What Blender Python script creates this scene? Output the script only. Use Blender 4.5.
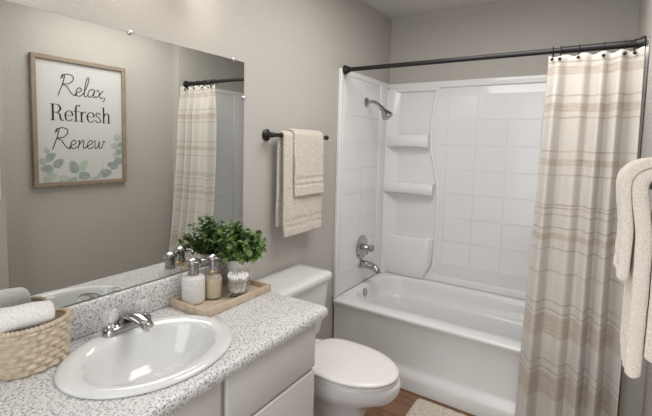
import bpy, bmesh, math, random
from math import sin, cos, pi, radians
from mathutils import Vector, Matrix, noise

for o in list(bpy.data.objects):
    bpy.data.objects.remove(o)
S = bpy.context.scene
COL = S.collection
random.seed(7)

# ------------------------------------------------------------------ camera
cam_d = bpy.data.cameras.new('camera')
cam = bpy.data.objects.new('camera', cam_d)
COL.objects.link(cam)
FW = Vector((-0.54171937, 0.83686333, -0.07873934))
RT = Vector((0.83805036, 0.54495987, 0.02627427))
UP = Vector((-0.06489775, 0.05175425, 0.99654893))
m = Matrix((RT, UP, -FW)).transposed().to_4x4()
m.translation = Vector((1.34835705, -2.95855224, 1.41113810))
cam.matrix_world = m
cam_d.sensor_width = 36
cam_d.lens = 405.770937 / 652 * 36
cam_d.shift_y = -31.0 / 652
cam_d.clip_start = 0.01
S.camera = cam

# ------------------------------------------------------------------ world, lights, exposure
w = bpy.data.worlds.new('world')
S.world = w
w.use_nodes = True
w.node_tree.nodes['Background'].inputs[0].default_value = (0.9, 0.93, 1, 1)
w.node_tree.nodes['Background'].inputs[1].default_value = 0.35


def area(name, loc, rot, sx, sy, power, col):
    d = bpy.data.lights.new(name, 'AREA')
    d.shape = 'RECTANGLE'
    d.size = sx
    d.size_y = sy
    d.energy = power
    d.color = col
    o = bpy.data.objects.new(name, d)
    o.location = loc
    o.rotation_euler = rot
    COL.objects.link(o)
    return o


# unseen fill lights, added below the ceiling and in the doorway behind the camera
area('ceiling_fill', (0.95, -1.35, 2.33), (0, 0, 0), 0.9, 0.9, 19, (1.0, 0.975, 0.945))
area('doorway_fill', (0.95, -3.42, 1.25), (radians(90), 0, 0), 0.9, 1.9, 16, (0.97, 0.985, 1.0))

S.view_settings.view_transform = 'Standard'
S.view_settings.look = 'None'
S.view_settings.exposure = 0.0
S.view_settings.gamma = 1
S.view_settings.use_curve_mapping = False


# ------------------------------------------------------------------ materials
def mat(name, col, rough=0.5, metal=0.0, bump=None, var=None, spec=0.5, trans=0.0, coat=0.0, sheen=0.0, ior=1.45, emit=None):
    """bump = (scale, strength, distance); var = (scale, second colour, contrast)"""
    mt = bpy.data.materials.new(name)
    mt.use_nodes = True
    nt = mt.node_tree
    b = nt.nodes['Principled BSDF']
    b.inputs['Base Color'].default_value = (*col, 1)
    b.inputs['Roughness'].default_value = rough
    b.inputs['Metallic'].default_value = metal
    b.inputs['Specular IOR Level'].default_value = spec
    b.inputs['Transmission Weight'].default_value = trans
    b.inputs['Coat Weight'].default_value = coat
    b.inputs['Coat Roughness'].default_value = 0.05
    b.inputs['Sheen Weight'].default_value = sheen
    b.inputs['IOR'].default_value = ior
    if emit:
        b.inputs['Emission Color'].default_value = (*emit[0], 1)
        b.inputs['Emission Strength'].default_value = emit[1]
    tc = nt.nodes.new('ShaderNodeTexCoord')
    if var:
        n = nt.nodes.new('ShaderNodeTexNoise')
        n.inputs['Scale'].default_value = var[0]
        n.inputs['Detail'].default_value = 4
        r = nt.nodes.new('ShaderNodeValToRGB')
        c = var[2] if len(var) > 2 else 0.2
        r.color_ramp.elements[0].position = 0.5 - c
        r.color_ramp.elements[1].position = 0.5 + c
        r.color_ramp.elements[0].color = (*col, 1)
        r.color_ramp.elements[1].color = (*var[1], 1)
        nt.links.new(tc.outputs['Object'], n.inputs['Vector'])
        nt.links.new(n.outputs['Fac'], r.inputs['Fac'])
        nt.links.new(r.outputs['Color'], b.inputs['Base Color'])
    if bump:
        n = nt.nodes.new('ShaderNodeTexNoise')
        n.inputs['Scale'].default_value = bump[0]
        n.inputs['Detail'].default_value = 3
        bp = nt.nodes.new('ShaderNodeBump')
        bp.inputs['Strength'].default_value = bump[1]
        bp.inputs['Distance'].default_value = bump[2]
        nt.links.new(tc.outputs['Object'], n.inputs['Vector'])
        nt.links.new(n.outputs['Fac'], bp.inputs['Height'])
        nt.links.new(bp.outputs['Normal'], b.inputs['Normal'])
    return mt


def speckle(name, base, specks, rough, scale, bump=0.0):
    """laminate / terrazzo: base colour with layers of small chips; specks = [(colour, scale factor, threshold)]"""
    mt = bpy.data.materials.new(name)
    mt.use_nodes = True
    nt = mt.node_tree
    b = nt.nodes['Principled BSDF']
    b.inputs['Roughness'].default_value = rough
    tc = nt.nodes.new('ShaderNodeTexCoord')
    prev = None
    for i, (c, k, th) in enumerate(specks):
        mp = nt.nodes.new('ShaderNodeMapping')
        mp.inputs['Location'].default_value = (3.1 * i, 1.7 * i, 0.9 * i)
        nt.links.new(tc.outputs['Object'], mp.inputs['Vector'])
        n = nt.nodes.new('ShaderNodeTexNoise')
        n.inputs['Scale'].default_value = scale * k
        n.inputs['Detail'].default_value = 2.5
        n.inputs['Roughness'].default_value = 0.6
        nt.links.new(mp.outputs['Vector'], n.inputs['Vector'])
        r = nt.nodes.new('ShaderNodeValToRGB')
        r.color_ramp.elements[0].position = th
        r.color_ramp.elements[1].position = th + 0.03
        nt.links.new(n.outputs['Fac'], r.inputs['Fac'])
        mx = nt.nodes.new('ShaderNodeMix')
        mx.data_type = 'RGBA'
        nt.links.new(r.outputs['Color'], mx.inputs[0])
        if prev:
            nt.links.new(prev, mx.inputs[6])
        else:
            mx.inputs[6].default_value = (*base, 1)
        mx.inputs[7].default_value = (*c, 1)
        prev = mx.outputs[2]
    nt.links.new(prev, b.inputs['Base Color'])
    if bump:
        n = nt.nodes.new('ShaderNodeTexNoise')
        n.inputs['Scale'].default_value = scale * 0.6
        bp = nt.nodes.new('ShaderNodeBump')
        bp.inputs['Strength'].default_value = bump
        bp.inputs['Distance'].default_value = 0.003
        nt.links.new(tc.outputs['Object'], n.inputs['Vector'])
        nt.links.new(n.outputs['Fac'], bp.inputs['Height'])
        nt.links.new(bp.outputs['Normal'], b.inputs['Normal'])
    return mt


WALLC = (0.50, 0.475, 0.440)
M = {}
M['wall'] = mat('wall_paint', WALLC, 0.6, bump=(120, 0.65, 0.006), spec=0.3)
M['ceiling'] = mat('ceiling_paint', (0.62, 0.60, 0.57), 0.8, bump=(70, 0.5, 0.006))
M['trim'] = mat('white_trim', (0.78, 0.77, 0.75), 0.4)
M['acrylic'] = mat('white_acrylic', (0.80, 0.80, 0.80), 0.22, bump=(3, 0.05, 0.01), coat=0.2)
M['porcelain'] = mat('porcelain', (0.75, 0.755, 0.755), 0.12, coat=0.4)
M['seat'] = mat('seat_plastic', (0.83, 0.81, 0.785), 0.25)
M['chrome'] = mat('chrome', (0.80, 0.80, 0.81), 0.09, 1.0)
M['dark_chrome'] = mat('polished_dark_chrome', (0.46, 0.455, 0.45), 0.12, 1.0)
M['nickel'] = mat('brushed_nickel', (0.40, 0.39, 0.38), 0.2, 1.0)
M['black'] = mat('black_metal', (0.012, 0.011, 0.011), 0.38)
M['cabinet'] = mat('cabinet_paint', (0.70, 0.69, 0.67), 0.45, bump=(60, 0.05, 0.003))
M['gap'] = mat('cabinet_inside', (0.12, 0.11, 0.10), 0.8)
M['mirror'] = mat('mirror_glass', (0.755, 0.765, 0.745), 0.0, 1.0)
M['clear'] = mat('clear_acrylic', (0.95, 0.95, 0.94), 0.12, trans=0.62, ior=1.49)
M['glass'] = mat('clear_glass', (0.96, 0.97, 0.96), 0.03, trans=1.0, ior=1.35)
M['towel'] = mat('beige_terry', (0.52, 0.455, 0.385), 0.95, bump=(300, 0.8, 0.005), var=(210, (0.80, 0.735, 0.655), 0.10), sheen=0.3, spec=0.1)
M['fine_towel'] = mat('fine_beige_terry', (0.68, 0.60, 0.51), 0.95, bump=(420, 0.6, 0.003), var=(420, (0.88, 0.81, 0.72), 0.16), sheen=0.3, spec=0.1)
M['white_towel'] = mat('white_terry', (0.74, 0.72, 0.69), 0.95, bump=(300, 0.7, 0.004), var=(200, (0.90, 0.885, 0.86), 0.15), sheen=0.3, spec=0.1)
M['rug'] = mat('rug_pile', (0.60, 0.52, 0.42), 0.95, bump=(160, 1.0, 0.01), var=(120, (0.80, 0.74, 0.65), 0.15), spec=0.1)
M['basket'] = mat('woven_rope', (0.48, 0.385, 0.285), 0.85, bump=(300, 0.5, 0.003), var=(70, (0.70, 0.60, 0.48), 0.25), spec=0.2)
M['tray'] = mat('pale_wood', (0.47, 0.365, 0.265), 0.55, bump=(90, 0.2, 0.002), var=(28, (0.66, 0.555, 0.44), 0.28))
M['frame'] = mat('frame_wood', (0.25, 0.19, 0.14), 0.6, var=(30, (0.36, 0.285, 0.22), 0.3))
M['paper'] = mat('print_paper', (0.61, 0.605, 0.59), 0.8, bump=(400, 0.2, 0.001))
M['ink'] = mat('black_ink', (0.025, 0.025, 0.03), 0.7)
M['leaf_dark'] = mat('printed_leaf_dark', (0.22, 0.28, 0.265), 0.8, var=(40, (0.40, 0.46, 0.42), 0.3))
M['leaf_light'] = mat('printed_leaf_light', (0.36, 0.43, 0.37), 0.8, var=(40, (0.52, 0.57, 0.48), 0.3))
M['leaf_stem'] = mat('printed_stem', (0.50, 0.50, 0.46), 0.8)
M['leaf'] = mat('green_leaf', (0.03, 0.075, 0.018), 0.33, var=(55, (0.20, 0.31, 0.09), 0.2))
M['stem'] = mat('green_stem', (0.12, 0.17, 0.05), 0.6)
M['soil'] = mat('dark_soil', (0.03, 0.022, 0.015), 0.95, bump=(120, 1, 0.01))
M['pot'] = mat('stone_pot', (0.72, 0.69, 0.645), 0.8, bump=(110, 0.9, 0.006), var=(90, (0.78, 0.75, 0.70), 0.2))
M['amber'] = mat('amber_glass', (0.97, 0.90, 0.76), 0.04, trans=0.9, ior=1.4)
M['lotion'] = mat('cream_lotion', (0.84, 0.78, 0.68), 0.5)
M['gold'] = mat('brass_ring', (0.70, 0.52, 0.27), 0.25, 1.0)
M['cotton'] = mat('cotton', (0.90, 0.89, 0.87), 0.95)
M['stick'] = mat('paper_stick', (0.85, 0.80, 0.74), 0.8)
M['opal'] = mat('opal_glass', (0.95, 0.9, 0.82), 0.4, emit=((1.0, 0.91, 0.80), 4.5))
M['bronze'] = mat('bronze', (0.25, 0.15, 0.08), 0.35, 1.0)
M['added_lamp_dome'] = mat('added_lamp_dome', (0.9, 0.88, 0.84), 0.4, emit=((1.0, 0.95, 0.88), 3))  # glow meant for the added ceiling lamp; no mesh uses it
M['counter'] = speckle('granite_laminate', (0.71, 0.71, 0.71),
                       [((0.43, 0.425, 0.42), 1.0, 0.55), ((0.86, 0.85, 0.83), 1.3, 0.58),
                        ((0.16, 0.155, 0.155), 1.25, 0.59)], 0.35, 120)
M['terrazzo'] = speckle('speckled_stone', (0.72, 0.70, 0.68),
                        [((0.55, 0.53, 0.50), 1.0, 0.56), ((0.40, 0.38, 0.36), 1.6, 0.64)], 0.7, 230, 0.8)


def floor_mat():
    mt = bpy.data.materials.new('wood_planks')
    mt.use_nodes = True
    nt = mt.node_tree
    b = nt.nodes['Principled BSDF']
    b.inputs['Roughness'].default_value = 0.38
    tc = nt.nodes.new('ShaderNodeTexCoord')
    br = nt.nodes.new('ShaderNodeTexBrick')
    br.inputs['Color1'].default_value = (0.19, 0.095, 0.05, 1)
    br.inputs['Color2'].default_value = (0.26, 0.14, 0.075, 1)
    br.inputs['Mortar'].default_value = (0.06, 0.03, 0.018, 1)
    br.inputs['Scale'].default_value = 1
    br.inputs['Brick Width'].default_value = 1.0
    br.inputs['Row Height'].default_value = 0.115
    br.inputs['Mortar Size'].default_value = 0.0016
    nt.links.new(tc.outputs['Object'], br.inputs['Vector'])
    mp = nt.nodes.new('ShaderNodeMapping')
    mp.inputs['Scale'].default_value = (4, 55, 1)
    nt.links.new(tc.outputs['Object'], mp.inputs['Vector'])
    n = nt.nodes.new('ShaderNodeTexNoise')
    n.inputs['Scale'].default_value = 1.2
    n.inputs['Detail'].default_value = 6
    nt.links.new(mp.outputs['Vector'], n.inputs['Vector'])
    r = nt.nodes.new('ShaderNodeValToRGB')
    r.color_ramp.elements[0].position = 0.3
    r.color_ramp.elements[0].color = (0.45, 0.45, 0.45, 1)
    r.color_ramp.elements[1].position = 0.75
    r.color_ramp.elements[1].color = (1.35, 1.3, 1.25, 1)
    nt.links.new(n.outputs['Fac'], r.inputs['Fac'])
    mx = nt.nodes.new('ShaderNodeMix')
    mx.data_type = 'RGBA'
    mx.blend_type = 'MULTIPLY'
    mx.inputs[0].default_value = 1
    nt.links.new(br.outputs['Color'], mx.inputs[6])
    nt.links.new(r.outputs['Color'], mx.inputs[7])
    nt.links.new(mx.outputs[2], b.inputs['Base Color'])
    return mt


M['floor'] = floor_mat()


def curtain_mat():
    """woven cream cloth with horizontal tan bands; the band height is stored in the mesh's UV v (metres above the floor)"""
    mt = bpy.data.materials.new('striped_curtain_cloth')
    mt.use_nodes = True
    nt = mt.node_tree
    b = nt.nodes['Principled BSDF']
    b.inputs['Roughness'].default_value = 0.9
    b.inputs['Specular IOR Level'].default_value = 0.15
    b.inputs['Sheen Weight'].default_value = 0.2
    uv = nt.nodes.new('ShaderNodeUVMap')
    sep = nt.nodes.new('ShaderNodeSeparateXYZ')
    nt.links.new(uv.outputs['UV'], sep.inputs[0])
    ramp = nt.nodes.new('ShaderNodeValToRGB')
    ramp.color_ramp.interpolation = 'CONSTANT'
    nt.links.new(sep.outputs['Y'], ramp.inputs['Fac'])
    base, band, line = (0.63, 0.595, 0.55), (0.49, 0.42, 0.35), (0.44, 0.375, 0.31)
    H = 2.0
    bands = [(0.02, 0.10, band), (0.15, 0.158, line), (0.255, 0.36, band), (0.382, 0.39, line), (0.418, 0.427, line),
             (0.54, 0.64, band), (0.655, 0.663, line), (0.690, 0.699, line),
             (0.832, 0.839, line), (0.945, 0.953, line), (0.99, 1.022, band), (1.045, 1.053, line),
             (1.105, 1.112, line), (1.14, 1.146, line), (1.155, 1.161, line),
             (1.29, 1.298, line), (1.343, 1.375, band), (1.40, 1.408, line),
             (1.765, 1.80, band), (1.815, 1.823, line), (1.555, 1.563, line), (1.592, 1.628, band), (1.66, 1.668, line)]
    bands = bands[2:]
    el = ramp.color_ramp.elements
    el[0].position = 0
    el[0].color = (*base, 1)
    el.remove(el[1])
    return mt, nt, b, sep, bands, base, H


def uv_out(nt):
    return [n for n in nt.nodes if n.type == 'UVMAP'][0].outputs['UV']


def curtain_finish():
    mt, nt, b, sep, bands, base, H = curtain_mat()
    for n in list(nt.nodes):
        if n.type == 'VALTORGB':
            nt.nodes.remove(n)
    # a colour ramp holds 32 stops: chain two
    half = [sorted(bands)[:10], sorted(bands)[10:]]
    outs = []
    for hb in half:
        r = nt.nodes.new('ShaderNodeValToRGB')
        r.color_ramp.interpolation = 'CONSTANT'
        nt.links.new(sep.outputs['Y'], r.inputs['Fac'])
        r.color_ramp.elements[0].position = 0
        r.color_ramp.elements[0].color = (*base, 1)
        r.color_ramp.elements.remove(r.color_ramp.elements[1])
        for z0, z1, c in hb:
            e = r.color_ramp.elements.new(z0 / H)
            e.color = (*c, 1)
            e = r.color_ramp.elements.new(z1 / H)
            e.color = (*base, 1)
        outs.append(r)
    mx = nt.nodes.new('ShaderNodeMix')
    mx.data_type = 'RGBA'
    mx.blend_type = 'DARKEN'
    mx.inputs[0].default_value = 1
    nt.links.new(outs[0].outputs['Color'], mx.inputs[6])
    nt.links.new(outs[1].outputs['Color'], mx.inputs[7])
    wmp = nt.nodes.new('ShaderNodeMapping')
    wmp.inputs['Scale'].default_value = (14, 330, 1)
    nt.links.new(uv_out(nt), wmp.inputs['Vector'])
    wn = nt.nodes.new('ShaderNodeTexNoise')
    wn.inputs['Scale'].default_value = 1.0
    wn.inputs['Detail'].default_value = 3
    nt.links.new(wmp.outputs['Vector'], wn.inputs['Vector'])
    wr = nt.nodes.new('ShaderNodeValToRGB')
    wr.color_ramp.elements[0].position = 0.36
    wr.color_ramp.elements[0].color = (0, 0, 0, 1)
    wr.color_ramp.elements[1].position = 0.60
    wr.color_ramp.elements[1].color = (1, 1, 1, 1)
    nt.links.new(wn.outputs['Fac'], wr.inputs['Fac'])
    mb = nt.nodes.new('ShaderNodeMix')
    mb.data_type = 'RGBA'
    nt.links.new(wr.outputs['Color'], mb.inputs[0])
    nt.links.new(mx.outputs[2], mb.inputs[6])
    mh = nt.nodes.new('ShaderNodeMix')
    mh.data_type = 'RGBA'
    mh.inputs[0].default_value = 0.6
    nt.links.new(mx.outputs[2], mh.inputs[6])
    mh.inputs[7].default_value = (*base, 1)
    nt.links.new(mh.outputs[2], mb.inputs[7])
    mx = mb
    tc = nt.nodes.new('ShaderNodeTexCoord')
    n = nt.nodes.new('ShaderNodeTexNoise')
    n.inputs['Scale'].default_value = 330
    n.inputs['Detail'].default_value = 2
    nt.links.new(tc.outputs['Object'], n.inputs['Vector'])
    r = nt.nodes.new('ShaderNodeValToRGB')
    r.color_ramp.elements[0].position = 0.3
    r.color_ramp.elements[0].color = (0.90, 0.90, 0.90, 1)
    r.color_ramp.elements[1].position = 0.7
    r.color_ramp.elements[1].color = (1.08, 1.08, 1.08, 1)
    nt.links.new(n.outputs['Fac'], r.inputs['Fac'])
    m2 = nt.nodes.new('ShaderNodeMix')
    m2.data_type = 'RGBA'
    m2.blend_type = 'MULTIPLY'
    m2.inputs[0].default_value = 1
    nt.links.new(mx.outputs[2], m2.inputs[6])
    nt.links.new(r.outputs['Color'], m2.inputs[7])
    nt.links.new(m2.outputs[2], b.inputs['Base Color'])
    bp = nt.nodes.new('ShaderNodeBump')
    bp.inputs['Strength'].default_value = 0.4
    bp.inputs['Distance'].default_value = 0.002
    nt.links.new(n.outputs['Fac'], bp.inputs['Height'])
    nt.links.new(bp.outputs['Normal'], b.inputs['Normal'])
    return mt


M['curtain'] = curtain_finish()


# ------------------------------------------------------------------ mesh helpers
def obj(name, bm, material, parent=None, smooth=True, sub=0, angle=40):
    me = bpy.data.meshes.new(name)
    bmesh.ops.recalc_face_normals(bm, faces=bm.faces)
    bm.to_mesh(me)
    bm.free()
    me.materials.append(M[material] if isinstance(material, str) else material)
    o = bpy.data.objects.new(name, me)
    COL.objects.link(o)
    if smooth:
        me.shade_smooth()
        if angle < 180 and not sub:
            me.set_sharp_from_angle(angle=radians(angle))
    if sub:
        md = o.modifiers.new('Subdivision', 'SUBSURF')
        md.levels = md.render_levels = sub
    if parent:
        o.parent = parent
        o.matrix_parent_inverse = Matrix.Translation(-parent.location)
    return o


def thing(name, label, cat, loc=(0, 0, 0), group=None):
    o = bpy.data.objects.new(name, None)
    o.empty_display_size = 0.05
    o.location = loc
    COL.objects.link(o)
    return tag(o, label, cat, group)


def tag(o, label, cat, group=None, kind=None):
    o['label'] = label
    o['category'] = cat
    if group:
        o['group'] = group
    if kind:
        o['kind'] = kind
    return o


def struct(name, bm, material, smooth=False):
    o = obj(name, bm, material, smooth=smooth)
    o['kind'] = 'structure'
    return o


def box(bm, x0, x1, y0, y1, z0, z1, bev=0.0, seg=2):
    r = bmesh.ops.create_cube(bm, size=1)
    vs = r['verts']
    bmesh.ops.scale(bm, vec=(x1 - x0, y1 - y0, z1 - z0), verts=vs)
    bmesh.ops.translate(bm, vec=((x0 + x1) / 2, (y0 + y1) / 2, (z0 + z1) / 2), verts=vs)
    if bev:
        es = list({e for v in vs for e in v.link_edges})
        bmesh.ops.bevel(bm, geom=es, offset=bev, segments=seg, affect='EDGES', profile=0.5)
    return bm


def BOX(*a, **k):
    return box(bmesh.new(), *a, **k)


def loft(bm, loops, cap0=True, cap1=True, closed=True):
    rings = [[bm.verts.new(p) for p in lp] for lp in loops]
    n = len(rings[0])
    for a, b in zip(rings, rings[1:]):
        for i in range(n if closed else n - 1):
            j = (i + 1) % n
            bm.faces.new((a[i], a[j], b[j], b[i]))
    if cap0:
        bm.faces.new(rings[0][::-1])
    if cap1:
        bm.faces.new(rings[-1])
    return bm


def frame_of(d):
    d = d.normalized()
    a = Vector((0, 0, 1)) if abs(d.z) < 0.9 else Vector((1, 0, 0))
    u = d.cross(a).normalized()
    return u, d.cross(u).normalized()


def tube(bm, pts, rad, seg=16, cap=True):
    pts = [Vector(p) for p in pts]
    n = len(pts)
    rs = rad if isinstance(rad, (list, tuple)) else [rad] * n
    loops = []
    u = None
    for i, p in enumerate(pts):
        d = (pts[min(i + 1, n - 1)] - pts[max(i - 1, 0)])
        if u is None:
            u, v = frame_of(d)
        else:
            d.normalize()
            u = (u - d * u.dot(d)).normalized()
            v = d.cross(u)
        loops.append([p + (u * cos(2 * pi * k / seg) + v * sin(2 * pi * k / seg)) * rs[i] for k in range(seg)])
    return loft(bm, loops, cap, cap)


def lathe(bm, prof, seg=32, origin=(0, 0, 0), axis=(0, 0, 1), cap0=True, cap1=True, sx=1.0, sy=1.0):
    o = Vector(origin)
    a = Vector(axis).normalized()
    if abs(a.z) > 0.99:
        u, v = Vector((1, 0, 0)), Vector((0, 1, 0))
    else:
        u, v = frame_of(a)
    loops = [[o + a * h + (u * cos(2 * pi * k / seg) * sx + v * sin(2 * pi * k / seg) * sy) * max(r, 1e-4) for k in range(seg)] for r, h in prof]
    return loft(bm, loops, cap0, cap1)


def rr(x0, x1, y0, y1, r, z, nc=8, ne=10):
    """rounded rectangle loop, always the same number of points"""
    r = min(r, (x1 - x0) / 2 - 1e-4, (y1 - y0) / 2 - 1e-4)
    pts = []
    cs = [(x1 - r, y0 + r, -pi / 2), (x1 - r, y1 - r, 0), (x0 + r, y1 - r, pi / 2), (x0 + r, y0 + r, pi)]
    for q, (cx, cy, a0) in enumerate(cs):
        arc = [(cx + r * cos(a0 + pi / 2 * k / nc), cy + r * sin(a0 + pi / 2 * k / nc)) for k in range(nc + 1)]
        pts += arc
        nx = cs[(q + 1) % 4]
        e = (nx[0] + r * cos(nx[2]), nx[1] + r * sin(nx[2]))
        s = arc[-1]
        pts += [(s[0] + (e[0] - s[0]) * k / ne, s[1] + (e[1] - s[1]) * k / ne) for k in range(1, ne)]
    return [(x, y, z) for x, y in pts]


def catmull(pts, n=8):
    P = [Vector(p) for p in pts]
    if len(P) < 3:
        return P
    out = []
    Q = [P[0] * 2 - P[1]] + P + [P[-1] * 2 - P[-2]]
    for i in range(1, len(Q) - 2):
        a, b, c, d = Q[i - 1:i + 3]
        for k in range(n):
            t = k / n
            out.append(0.5 * (2 * b + (c - a) * t + (2 * a - 5 * b + 4 * c - d) * t * t + (3 * b - a - 3 * c + d) * t ** 3))
    out.append(P[-1])
    return out


def jitter(bm, amp, scale, seed=0):
    bm.normal_update()
    off = Vector((seed * 3.7, seed * 1.3, seed * 2.1))
    ds = []
    for v in bm.verts:
        ds.append((v, v.normal * amp * noise.noise(v.co * scale + off)))
    for v, d in ds:
        v.co += d


# ------------------------------------------------------------------ room shell
W = 1.530
XR = 1.61
ZC = 2.389
YF = -3.45
struct('floor', BOX(-0.1, 1.8, YF, 0.1, -0.08, 0), 'floor')
struct('ceiling', BOX(-0.1, 1.8, YF, 0.1, ZC, ZC + 0.08), 'ceiling')
struct('wall_left', BOX(-0.1, 0, YF, 0.1, 0, ZC), 'wall')
struct('wall_back', BOX(0, W, 0, 0.1, 0, ZC), 'wall')
struct('wall_right_alcove', BOX(W, 1.8, -0.79, 0.1, 0, ZC), 'wall')
struct('wall_right', BOX(XR, 1.8, -2.0, -0.79, 0, ZC), 'wall')
struct('wall_right_entry', BOX(1.51, 1.8, YF, -2.0, 0, ZC), 'wall')
bm = BOX(0, 0.5, YF - 0.1, YF, 0, ZC)
box(bm, 1.4, 1.8, YF - 0.1, YF, 0, ZC)
box(bm, 0.5, 1.4, YF - 0.1, YF, 2.05, ZC)
struct('wall_front', bm, 'wall')
bm = bmesh.new()
box(bm, 0.43, 0.5, YF, YF + 0.015, 0, 2.12, 0.003)
box(bm, 1.4, 1.47, YF, YF + 0.015, 0, 2.12, 0.003)
box(bm, 0.5, 1.4, YF, YF + 0.015, 2.05, 2.12, 0.003)
struct('trim_1', bm, 'trim')
struct('baseboard_left', BOX(0.0005, 0.012, -1.685, -0.79, 0, 0.085, 0.003), 'trim')
struct('baseboard_right', BOX(XR - 0.012, XR - 0.0005, -1.995, -0.795, 0, 0.085, 0.003), 'trim')

# ------------------------------------------------------------------ bathtub
TX0, TX1 = 0.014, W - 0.014
tub = thing('bathtub', 'white alcove bathtub with a rolled rim and flared apron foot, below the tiled surround', 'bathtub', (W / 2, -0.39, 0))
ZR = 0.418
L = []
for z, y0 in [(0, -0.788), (0.06, -0.788), (0.082, -0.784), (0.1, -0.772), (0.115, -0.762), (0.135, -0.757), (0.30, -0.759), (0.365, -0.763), (0.385, -0.770), (0.398, -0.776), (0.408, -0.777), (0.415, -0.773), (ZR, -0.764)]:
    L.append(rr(TX0, TX1, y0, -0.014, 0.004, z))
IN = [(ZR, .055, 1.43, -.675, -.065, .17), (.415, .06, 1.425, -.670, -.070, .17), (.405, .066, 1.42, -.664, -.075, .17), (.385, .071, 1.41, -.659, -.079, .17),
      (.345, .078, 1.39, -.652, -.084, .17), (.318, .083, 1.375, -.648, -.09, .17), (.309, .086, 1.37, -.646, -.10, .17), (.304, .09, 1.36, -.644, -.125, .17), (.297, .093, 1.355, -.642, -.136, .17), (.285, .095, 1.35, -.64, -.142, .17),
      (.2, .11, 1.30, -.625, -.155, .17), (.13, .125, 1.24, -.605, -.175, .17), (.105, .15, 1.20, -.58, -.2, .15), (.095, .20, 1.12, -.53, -.25, .12), (.09, .4, .9, -.42, -.35, .03)]
for z, x0, x1, y0, y1, r in IN:
    L.append(rr(x0, x1, y0, y1, r, z))
bm = loft(bmesh.new(), L)
obj('tub_shell', bm, 'acrylic', tub, angle=55)
bm = lathe(bmesh.new(), [(.034, 0), (.034, .006), (.028, .011), (.012, .012), (.006, .012)], 28, (0.066, -0.437, 0.372), (1, 0, 0.1))
obj('overflow_plate', bm, 'dark_chrome', tub)['label'] = 'round chrome overflow plate'
bm = lathe(bmesh.new(), [(.03, 0), (.03, .003), (.02, .005), (.008, .004)], 24, (0.28, -0.385, 0.0925))
obj('drain', bm, 'chrome', tub)['label'] = 'round chrome drain'

# ------------------------------------------------------------------ tub surround
ZS = 1.893
ZB = ZR + 0.002
sur = thing('tub_surround', 'white moulded tub surround with raised tile pattern and shelves on three alcove walls', 'shower wall panel', (W / 2, -0.01, ZB))
rows = [1.79, 1.61, 1.432, 1.255, 1.085, 0.91, 0.735, 0.56]


def pads(bm, plane, cols, rws, d0, d1):
    g = 0.0022
    for a0, a1 in zip(cols, cols[1:]):
        for z1, z0 in zip(rws, rws[1:]):
            if plane == 'y':
                box(bm, a0 + g, a1 - g, d1, d0, z0 + g, z1 - g, 0.0016, 1)
            else:
                box(bm, min(d0, d1), max(d0, d1), a0 + g, a1 - g, z0 + g, z1 - g, 0.0016, 1)


T = 0.012
for side, (xa, xb, xc) in {'left': (0.001, T, T + 0.004), 'right': (W - 0.001, W - 0.006, W - 0.010)}.items():
    lo, hi = min(xa, xb), max(xa, xb)
    yf_ = -0.764 if side == 'left' else -0.752
    bm = BOX(lo, hi, yf_, -0.013, ZB, ZS, 0.003)
    # front flange: a raised rounded strip; corner rib at the back; top band
    s = 1 if side == 'left' else -1
    for y0, y1, zz0, zz1, t in [(yf_, -0.735, ZB, ZS, .012 if s > 0 else .006), (-0.185, -0.07, ZB, ZS - .03, .010), (yf_, -0.013, ZS - .035, ZS, .006)]:
        x2 = xb + s * t
        box(bm, min(xb - s * .004, x2), max(xb - s * .004, x2), y0, y1, zz0, zz1, min(.0066, t * .6), 4)
    pads(bm, 'x', [-0.70, -0.44, -0.19], rows, xb, xb + s * 0.002)
    obj('end_panel', bm, 'acrylic', sur, angle=25)
bm = BOX(0.001, W - 0.001, -0.016, -0.001, ZB, ZS, 0.003)
box(bm, 0.001, W - 0.001, -0.03, -0.01, ZS - 0.05, ZS, 0.009, 3)
box(bm, T, W - T, -0.024, -0.010, ZB, ZB + 0.05, 0.006, 3)
pads(bm, 'y', [0.48 + 0.2 * k for k in range(6)], rows, -0.016, -0.018)
pads(bm, 'y', [0.405, 0.48], rows, -0.016, -0.018)
obj('back_panel', bm, 'acrylic', sur, angle=25)


def outline(z):
    """right edge of the shelf column by height"""
    k = [(0.42, .36), (0.47, .395), (0.55, .415), (0.75, .425), (1.05, .425), (1.15, .415), (1.25, .395), (1.4, .36), (1.5, .355), (1.6, .355), (1.72, .37), (1.84, .385), (1.9, .39)]
    for (a, x0), (b, x1) in zip(k, k[1:]):
        if a <= z <= b:
            t = (z - a) / (b - a)
            t = t * t * (3 - 2 * t)
            return x0 + (x1 - x0) * t
    return .39


# raised border running down the right side of the shelf column
bm = bmesh.new()
L = []
for i in range(61):
    z = ZB + 0.001 + (1.845 - ZB) * i / 60
    x = outline(z)
    L.append([(x - .008, -.0155, z), (x - .005, -.027, z), (x + .004, -.030, z), (x + .014, -.028, z), (x + .024, -.0155, z)])
loft(bm, L)
obj('shelf_column_border', bm, 'acrylic', sur, angle=60)
# slanted corner fillet behind the shelves
L = []
for z in (ZB + .001, 1.835, 1.845):
    k_ = 1 if z < 1.84 else .9
    L.append([(.0135, -.0135, z), (.0135, -.088 * k_, z), (.035, -.066 * k_, z), (.065, -.040 * k_, z), (.088, -.024 * k_, z), (.105, -.0165, z), (.105, -.0135, z)])
obj('corner_fillet', loft(bmesh.new(), L), 'acrylic', sur, angle=25)
# head of the column
bm = BOX(0.03, 0.40, -0.034, -0.015, 1.825, 1.85, 0.008, 3)
obj('column_head', bm, 'acrylic', sur)


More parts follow.
